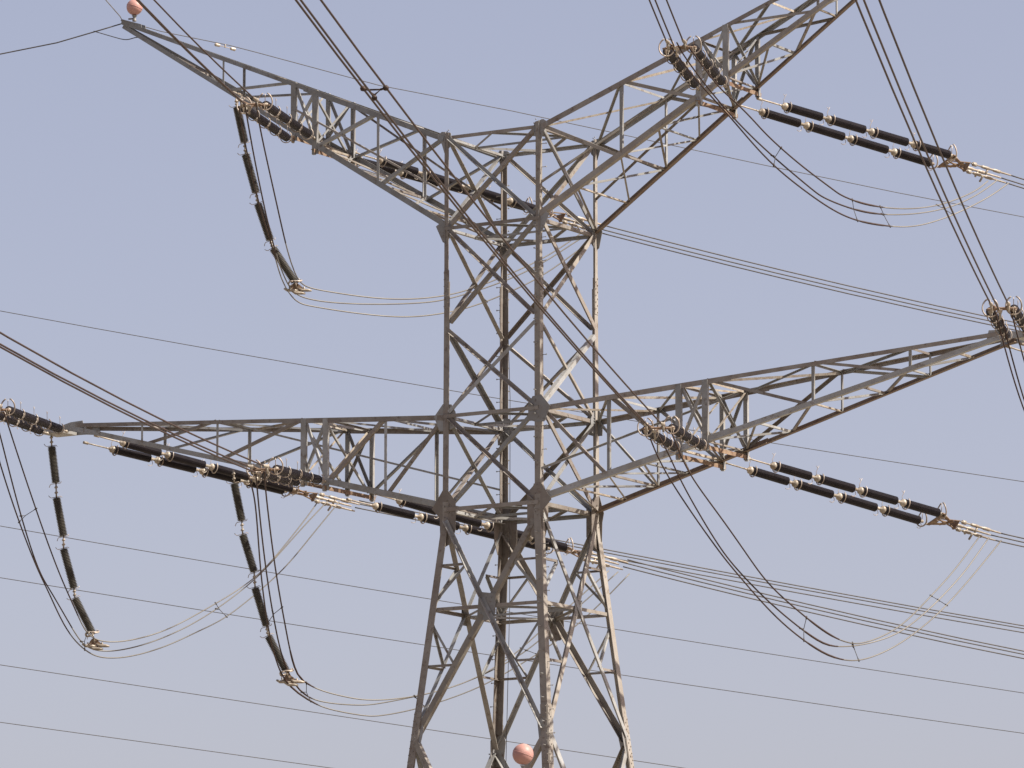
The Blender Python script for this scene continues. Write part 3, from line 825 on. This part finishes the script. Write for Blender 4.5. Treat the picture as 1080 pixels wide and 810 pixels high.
def hanger_horn_mesh(s):
    b = bmesh.new()
    tube(b, [V((0, -.15, 0)), V((0, .17, 0)), V((.03 * s, .21, .03)), V((.1 * s, .25, .05))], .012, 5)
    tube(b, [V((0, 0, 0)), V((0, -.15, 0)), V((-.05 * s, -.19, 0))], .012, 5)
    o = obj('arcing_horn', b, M_RING, smooth=True)
    me = o.data
    bpy.data.objects.remove(o)
    return me
ME_HHORN = [hanger_horn_mesh(-1), hanger_horn_mesh(1)]
def corona_mesh():
    b = bmesh.new()
    pts = [V((.04 * math.sin(2 * t), .23 * math.sin(t), .10 + .27 * math.cos(t))) for t in [R(18) + i * R(324) / 24 for i in range(25)]]
    tube(b, pts, .024, 6)
    tube(b, [V((.25, 0, 0)), V((.12, 0, -.12)), pts[12]], .014, 5)
    tube(b, [V((.0, 0, .05)), V((.0, 0, .34))], .012, 5)
    o = obj('corona_ring', b, M_RING, smooth=True)
    me = o.data
    bpy.data.objects.remove(o)
    return me
ME_CORONA = corona_mesh()

def axes(d, up=Z):
    d = d.normalized()
    y = up.cross(d)
    y.normalize()
    z = d.cross(y)
    return Matrix((d, y, z)).transposed()

def inst(name, me, parent, loc, rot, m=None, root=None):
    """an object sharing mesh data, placed in world coordinates under its parent"""
    o = bpy.data.objects.new(name, me)
    col.objects.link(o)
    o.parent = parent
    base = parent.get('_w')
    mw = Matrix.Translation(loc) @ rot.to_4x4()
    pw = WORLD[parent.name]
    o.matrix_basis = pw.inverted() @ mw
    WORLD[o.name] = mw
    return o
WORLD = {}

def wpart(name, b, m, root, smooth=False):
    """mesh in world coordinates under a root placed at WORLD[root]"""
    inv = WORLD[root.name].inverted()
    for v in b.verts:
        v.co = inv @ v.co
    o = obj(name, b, m, root, smooth)
    WORLD[o.name] = WORLD[root.name].copy()
    return o

TEN_LABEL = {
 'ULn': 'end-on pair of ringed insulator strings beneath the left upper arm',
 'URn': 'steep end-on pair of ringed insulator strings in front of the right upper arm',
 'ILn': 'end-on pair of ringed insulator strings at the middle of the left lower arm',
 'OLn': 'end-on pair of ringed insulator strings beside the left edge of the frame',
 'IRn': 'end-on pair of ringed insulator strings at the middle of the right lower arm',
 'ORn': 'end-on pair of ringed insulator strings at the tip of the right lower arm',
 'ULf': 'pair of long dark insulator strings seen through the lattice of the left upper arm',
 'URf': 'pair of long dark insulator strings against open sky below the right upper arm',
 'ILf': 'pair of long dark insulator strings passing behind the tower waist from the left lower arm',
 'OLf': 'pair of long dark insulator strings lying just under the left lower arm from its tip',
 'IRf': 'pair of long dark insulator strings against open sky below the right lower arm',
 'ORf': 'pair of long dark insulator strings from the right lower tip, beyond the right edge',
}
TRI = ((-.25, .07), (0.0, -.14), (.25, .07))
def side_of(d):
    h = V((d.x, d.y, 0)).normalized()
    return V((h.y, -h.x, 0))             # to the right when looking along d

FIRST, PITCH = 1.2, 1.84
for key in TEN_LABEL:
    P1, P2, E1, E2 = [V(q) for q in TENSION[key]]
    low = {'OLf': .26, 'ILf': .2}.get(key, 0)          # one string of the pair hangs lower
    P2 = P2 - Z * low
    E2 = E2 - Z * low
    root = thing('tension_insulator', TEN_LABEL[key], 'insulator', P1, 'insulators that pull on the cross arms')
    WORLD[root.name] = Matrix.Translation(P1)
    for P, E in ((P1, E1), (P2, E2)):
        d = (E - P).normalized()
        rot = axes(d)
        b = bmesh.new()
        tube(b, [P, P + d * (FIRST - .25)], .026, 6)
        tube(b, [P - d * .02, P + d * .16], .05, 6)
        wpart('link_rod', b, M_HARD, root, True)
        for i in range(4):
            q = P + d * (FIRST + i * PITCH)
            r = inst('insulator_rod', ME_ROD, root, q, rot)
            inst('end_fitting', ME_FIT, r, q, rot)
            flipm = Matrix(((-1, 0, 0), (0, -1, 0), (0, 0, 1))).to_3x3()
            inst('end_cap', ME_CAP, r, q + d * ROD, rot)
            inst('arcing_horn', ME_HORN, r, q, rot)
            inst('arcing_curl', ME_CURL, r, q, rot)
        inst('corona_ring', ME_CORONA, root, P + d * (FIRST + 3 * PITCH + ROD + .12), rot)
    # yoke plates
    d = ((E1 - P1) + (E2 - P2)).normalized()
    rt = (E2 - E1).normalized()
    n = d.cross(rt).normalized()
    half = (E2 - E1).length / 2
    mid = (E1 + E2) / 2
    b = bmesh.new()
    rt2 = n.cross(d)
    plate(b, mid, rt2, d, [(-half - .08, -.06), (half + .08, -.06), (half + .06, .06), (.16, .16), (-.16, .16), (-half - .06, .06)], .03, n)
    wpart('yoke_plate', b, M_RUST, root)
    b = bmesh.new()
    rh = side_of(d)
    up = rh.cross(d).normalized()
    far = key[-1] == 'f'
    y2 = .8 if far else .42
    q0 = mid + d * .1
    for w, y in TRI[:2] + TRI[2:]:
        flat(b, q0 + rh * (w * .4), mid + d * y2 + rh * w + up * y, .085, up, .022, 0)
    if far:
        plate(b, mid + d * (y2 - .02), rh, up, [(-.28, .1), (.28, .1), (.05, -.18), (-.05, -.18)], .03, d)
    else:
        tube(b, [q0 - rh * .4, q0 + rh * .4], .045, 6)
        tube(b, [q0 + d * .2 - rh * .3, q0 + d * .2 + rh * .3], .035, 6)
    if far:
        for sg in (-1, 1):
            flat(b, mid + rt2 * (half * sg), mid + d * .52 + rt2 * (.1 * sg), .11, n, .026, .004 * sg)
        flat(b, mid + d * .3 - rt2 * .2, mid + d * .62 + rt2 * .16, .13, n, .024, .016)
    wpart('yoke_plate', b, M_RUST, root)
    # dead-end clamps
    CL = 2.6 if far else 1.3
    ends = []
    for k, (x, y) in enumerate(TRI):
        q = mid + rh * x + up * y
        b = bmesh.new()
        a0, a1 = y2 + .05, CL
        L = a1 - a0
        tube(b, [q + d * a0, q + d * (a0 + .12)], .028, 6)
        box(b, q + d * (a0 + .14), d, rh, up, .08, .035, .06)
        if far:
            sh = .12 * k
            prof = [(.18 + sh, .03), (.26 + sh, .055), (.5 + sh, .058), (.54 + sh, .04), (.72 + sh, .04), (.76 + sh, .06), (1.0 + sh, .06), (1.05 + sh, .035), (L - .1, .03), (L, .024)]
            tube(b, [q + d * a0, q + d * (a0 + .2 + sh)], .025, 6)
        else:
            prof = [(.18, .03), (.24, .058), (.5, .055), (L - .1, .04), (L, .03)]
        lathe(b, q + d * a0, d, prof, 8)
        lug = q + d * (a0 + (.75 if far else .3))
        tube(b, [lug, lug - up * .1 - d * .05, lug - up * .22 - d * .12], .035, 6)
        wpart('dead_end_clamp', b, M_HARD, root, True)

# hanging jumper insulators
HANG_LABEL = {'UL': 'curved chain of four brown insulators hanging from the left upper arm',
              'OL': 'chain of four dark ribbed insulators hanging from the tip of the left lower arm',
              'IL': 'chain of four dark ribbed insulators hanging from the middle of the left lower arm'}
for key, (P, units, bot) in HANGER.items():
    P, bot = V(P), V(bot)
    root = thing('hanging_insulator', HANG_LABEL[key], 'insulator', P, 'insulators that hold the wire loops')
    WORLD[root.name] = Matrix.Translation(P)
    prev = P
    for a, c in units:
        a, c = V(a), V(c)
        d = (c - a).normalized()
        rot = axes(d, V((-.525, .851, 0)))
        L = (c - a).length
        b = bmesh.new()
        tube(b, [prev, a], .03, 6)
        for t in (.3, .65):
            q = prev.lerp(a, t)
            lathe(b, q - d * .035, d, [(0, .035), (.02, .06), (.06, .06), (.07, .035)], 8)
        wpart('link_rod', b, M_HARD, root, True)
        r = inst('insulator_rod', ME_HROD, root, a, rot @ Matrix.Diagonal((L / 1.26, 1, 1)))
        inst('arcing_horn', ME_HHORN[0], r, a - d * .03, rot)
        inst('arcing_horn', ME_HHORN[1], r, c + d * .03, rot)
        prev = c
    d = (bot - prev).normalized()
    b = bmesh.new()
    tube(b, [prev, bot], .03, 6)
    wpart('link_rod', b, M_HARD, root, True)
    inst('corona_ring', ME_CORONA, root, prev + d * .0, axes(d, V((-.525, .851, 0))))
    inst('corona_ring', ME_CORONA, root, prev + d * .05, axes(d, V((.525, -.851, 0))))
    b = bmesh.new()
    w = V((.851, .525, 0))
    plate(b, bot - d * .05, w, d, [(-.16, .0), (-.06, -.1), (.06, -.1), (.16, .0), (.24, .12), (.0, .22), (-.24, .12)], .03, V((-.525, .851, 0)))
    wpart('yoke_plate', b, M_RUST, root)
    for k in (-.24, .0, .24):
        b = bmesh.new()
        q = bot + d * (.1 if k else .2) + w * k
        tube(b, [q - w * .2 - d * .06, q - w * .1, q + w * .1, q + w * .22 + d * .02], [.03, .055, .055, .03], 7)
        tube(b, [q, q - d * .12], .03, 6)
        wpart('wire_clamp', b, M_HARD, root, True)

# ------------------------------------------------------------------ conductors
def spacer_mesh(pts, r=.02, frame=False):
    """a spacer between three sub-conductors, with a clamp on each: three arms, or a triangular frame"""
    c = sum(pts, V((0, 0, 0))) / 3
    b = bmesh.new()
    if frame:
        inner = [c.lerp(q, .55) for q in pts]
        tube(b, inner, r, 6, True)
    for q in pts:
        tube(b, [c.lerp(q, .5) if frame else c, c.lerp(q, .75), q], [r, r, r * 1.6], 6)
        lathe(b, q - (q - c).normalized() * .06, (q - c), [(0, r * 1.5), (.04, r * 2.4), (.09, r * 2.4), (.12, r)], 7)
    return b

CON_LABEL = {
 'ULn': 'three parallel wires crossing in front of the orange ball at the left upper tip',
 'URn': 'three short parallel wires rising out of the frame from the right upper arm',
 'ILn': 'three parallel wires sloping from the left edge down to the left lower arm',
 'OLn': 'three parallel wires leaving the left lower tip beyond the left edge',
 'IRn': 'three dark parallel wires with a triangular spacer crossing the whole tower diagonally',
 'ORn': 'three dark steep parallel wires dropping to the tip of the right lower arm',
 'ULf': 'three thin parallel wires running right from behind the upper tower node',
 'URf': 'three pale parallel wires leaving the frame right of the upper insulator strings',
 'ILf': 'lower set of three thin wires running right from behind the tower legs',
 'OLf': 'upper set of three thin wires running right from behind the tower waist',
 'IRf': 'three pale parallel wires leaving the frame right of the lower insulator strings',
 'ORf': 'three parallel wires from the right lower tip, wholly beyond the right edge',
}
for key, lab in CON_LABEL.items():
    S, az, el, kq = CATENARY[key]
    S = V(S)
    h = V((math.sin(R(az)), math.cos(R(az)), 0))
    rh = side_of(h)
    root = thing('conductor_bundle', lab, 'power line', S, 'conductor bundles of the tower')
    WORLD[root.name] = Matrix.Translation(S)
    near = key[-1] == 'n'
    samples = [0, .5, 1, 2, 3.5, 5.5, 8, 11, 15, 20, 26, 33, 41, 50, 60, 71, 83, 96, 110, 125, 141, 158, 176, 195, 215, 236, 258, 281, 305, 330, 360]
    def at(s):
        return S + h * s + Z * (math.tan(R(el)) * s + kq * s * s)
    for x, y in TRI:
        b = bmesh.new()
        tube(b, [at(s) + rh * x + Z * y for s in samples], .026 if near else .022, 6)
        wpart('conductor', b, M_WIRE if near else M_WIRE2, root, True)
    first = {'IRn': 47.0}.get(key, 80.0)
    for s in (first, first + 70, first + 140):
        b = spacer_mesh([at(s) + rh * x + Z * y for x, y in TRI], .026, near)
        wpart('spacer', b, M_WIRE if near else M_WIRE2, root, True)

JUMP_LABEL = {'UL': 'loop of three wires passing under the left upper arm behind the shaft',
              'UR': 'loop of three wires hanging in open sky below the right upper arm',
              'IL': 'loop of three wires under the middle of the left lower arm, reaching behind the legs',
              'OL': 'loop of three wires under the tip of the left lower arm',
              'IR': 'deep loop of three wires in open sky below the right lower arm',
              'OR': 'loop of wires dropping from the tip of the right lower arm at the right edge'}
JSPACE = {'UR': (.36, .60, .68, .84), 'IR': (.50, .62, .83), 'UL': (.80,), 'IL': (.36, .53, .68, .84), 'OL': (.22, .5, .74), 'OR': (.4, .7)}
def at_length(path, f):
    L = [0]
    for a, c in zip(path, path[1:]):
        L.append(L[-1] + (c - a).length)
    t = f * L[-1]
    for i in range(len(path) - 1):
        if L[i + 1] >= t:
            return path[i].lerp(path[i + 1], (t - L[i]) / max(1e-6, L[i + 1] - L[i]))
    return path[-1]
for key, wires in JUMPER.items():
    paths = [smooth_path(w) for w in wires]
    root = thing('jumper_loop', JUMP_LABEL[key], 'jumper wires', paths[0][0], 'wire loops between the two sides of the tower')
    WORLD[root.name] = Matrix.Translation(paths[0][0])
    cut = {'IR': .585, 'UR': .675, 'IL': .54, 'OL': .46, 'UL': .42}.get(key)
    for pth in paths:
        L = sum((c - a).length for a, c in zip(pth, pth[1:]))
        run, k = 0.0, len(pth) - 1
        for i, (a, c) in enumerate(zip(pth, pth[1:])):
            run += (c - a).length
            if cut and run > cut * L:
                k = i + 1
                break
        if cut:                                          # far half drawn paler: sunlight on the cable painted as colour
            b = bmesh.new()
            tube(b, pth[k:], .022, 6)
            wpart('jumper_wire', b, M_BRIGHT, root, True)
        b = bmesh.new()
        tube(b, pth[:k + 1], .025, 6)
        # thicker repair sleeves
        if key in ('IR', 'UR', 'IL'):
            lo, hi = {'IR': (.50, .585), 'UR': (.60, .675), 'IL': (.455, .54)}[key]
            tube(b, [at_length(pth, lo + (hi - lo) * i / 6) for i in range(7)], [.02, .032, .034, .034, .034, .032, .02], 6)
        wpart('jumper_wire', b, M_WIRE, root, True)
    for f in JSPACE[key]:
        b = spacer_mesh([at_length(pth, f) for pth in paths], .011)
        wpart('spacer', b, M_WIRE2, root, True)

# ------------------------------------------------------------------ earth wires, marker balls, distant wires
def wire(name, pts, r, m, label, cat, group=None):
    b = bmesh.new()
    tube(b, pts, r, 6)
    o = obj(name, b, m, smooth=True)
    return tag(o, label, cat, group)

pts = [V(q) for q in EARTH_FAR]
d = pts[-1] - pts[-5]
for i in range(1, 12):
    q = pts[-1] + d * .8 + V((0, 0, .012 * i * i))
    pts.append(q)
wire('earth_wire', pts, .014, M_WIRE2, 'thin wire running from the left upper tip across the sky behind both upper arms', 'wire')
damp_at = V(EARTH_FAR[2]) - (V(EARTH_FAR[3]) - V(EARTH_FAR[2])) * .2
dd = (V(EARTH_FAR[3]) - V(EARTH_FAR[2])).normalized()
b = bmesh.new()
tube(b, [damp_at, damp_at - Z * .12], .03, 6)
tube(b, [damp_at - Z * .1 - dd * .3, damp_at - Z * .1 + dd * .3], .012, 5)
for sgn in (-1, 1):
    lathe(b, damp_at - Z * .1 + dd * (sgn * .3), dd * sgn, [(-.08, .03), (-.06, .055), (.1, .06), (.13, .03)], 8)
for o in col.objects:
    if o.name == 'earth_wire':
        obj('vibration_damper', b, M_HARD, o)
        break
tipz = V((-15.86, 0, 17.99))
h = V((math.sin(R(157)), math.cos(R(157)), 0))
wire('earth_wire', [tipz + V((-.02, -.1, .02))] + [tipz + h * s + Z * (.028 * s + .0004 * s * s) for s in (.6, 1.4, 3, 6, 10, 20, 40, 70, 110, 160, 220, 300)], .017, M_BRIGHT,
     'short wire leaving the left upper tip up and out of the frame', 'wire')
e3 = [V(q) for q in EARTH_SIDE]
d = (e3[-1] - e3[-2]).normalized()
e3 += [e3[-1] + d * s + Z * (.0011 * s * s) for s in (8, 20, 40, 70, 110, 160)]
wire('earth_wire', e3, .022, M_WIRE2, 'single wire sloping from the left edge up to the left upper tip', 'wire')
# small slack loop at the tip
a, c = e3[1], V((-15.1, -.15, 17.3))
wire('slack_loop', smooth_path([a + d * .3, a.lerp(c, .35) - Z * .18, a.lerp(c, .65) - Z * .2, a.lerp(c, .85) - Z * .05, c]), .016, M_WIRE2, 'small slack wire loop hanging beside the left upper tip', 'wire')

for i, (c, r, lab) in enumerate(zip(BALLS, (.275, .33), ('faded orange marker ball standing on the left upper tip', 'faded orange marker ball beside the legs at the bottom of the frame'))):
    c = V(c)
    t = thing('marker_ball', lab, 'marker ball', c - Z * (r + .1), 'orange marker balls')
    WORLD[t.name] = Matrix.Translation(c - Z * (r + .1))
    b = bmesh.new()
    bmesh.ops.create_uvsphere(b, u_segments=40, v_segments=24, radius=r)
    for v in b.verts:
        v.co += c
    wpart('ball', b, M_BALL, t, True)
    b = bmesh.new()
    sd = V((.3, .2, 1)).normalized()
    su, sw = ring_frame(sd)
    tube(b, [c + (su * math.cos(k * math.pi / 20) + sw * math.sin(k * math.pi / 20)) * (r + .001) for k in range(40)], .008, 5, True)
    wpart('seam', b, M_BALL, t, True)
    b = bmesh.new()
    lathe(b, c - Z * (r + .02), -Z, [(0, .10), (.04, .06), (.1, .05), (.16, .07), (.20, .07)], 10)
    if i:
        box(b, c - Z * (r + .24) + V((.03, .35, 0)), X, Y, Z, .10, .48, .04)
        tube(b, [c - Z * (r + .26) + V((.03, .3, 0)), c - Z * (r + .75) + V((.05, .92, 0))], .04, 6)
    else:
        tube(b, [c - Z * (r + .12), V((-15.75, .1, 18.06))], .03, 6)
    wpart('bracket', b, M_PLATE, t)
    if i == 0:
        b = bmesh.new()
        tube(b, [c + Z * (r - .01), c + Z * (r + .06)], .03, 8)
        wpart('cap', b, M_PLATE, t)
    else:
        b = bmesh.new()
        tube(b, [c + Z * (r - .01), c + Z * (r + .03)], .015, 8)
        wpart('cap', b, M_PLATE, t)

DL = ('highest of the thin distant wires, passing behind the shaft above the lower arms',
      'second highest thin distant wire, meeting the left edge below the left lower arm',
      'third highest thin distant wire, crossing behind the legs under the two wire loops',
      'second lowest thin distant wire, passing behind the lower orange ball',
      'lowest thin distant wire, crossing only the bottom left corner')
for w, lab in zip(DISTANT, DL):
    wire('distant_wire', w, .021, M_WIRE2, lab, 'wire', 'distant wires behind the tower')
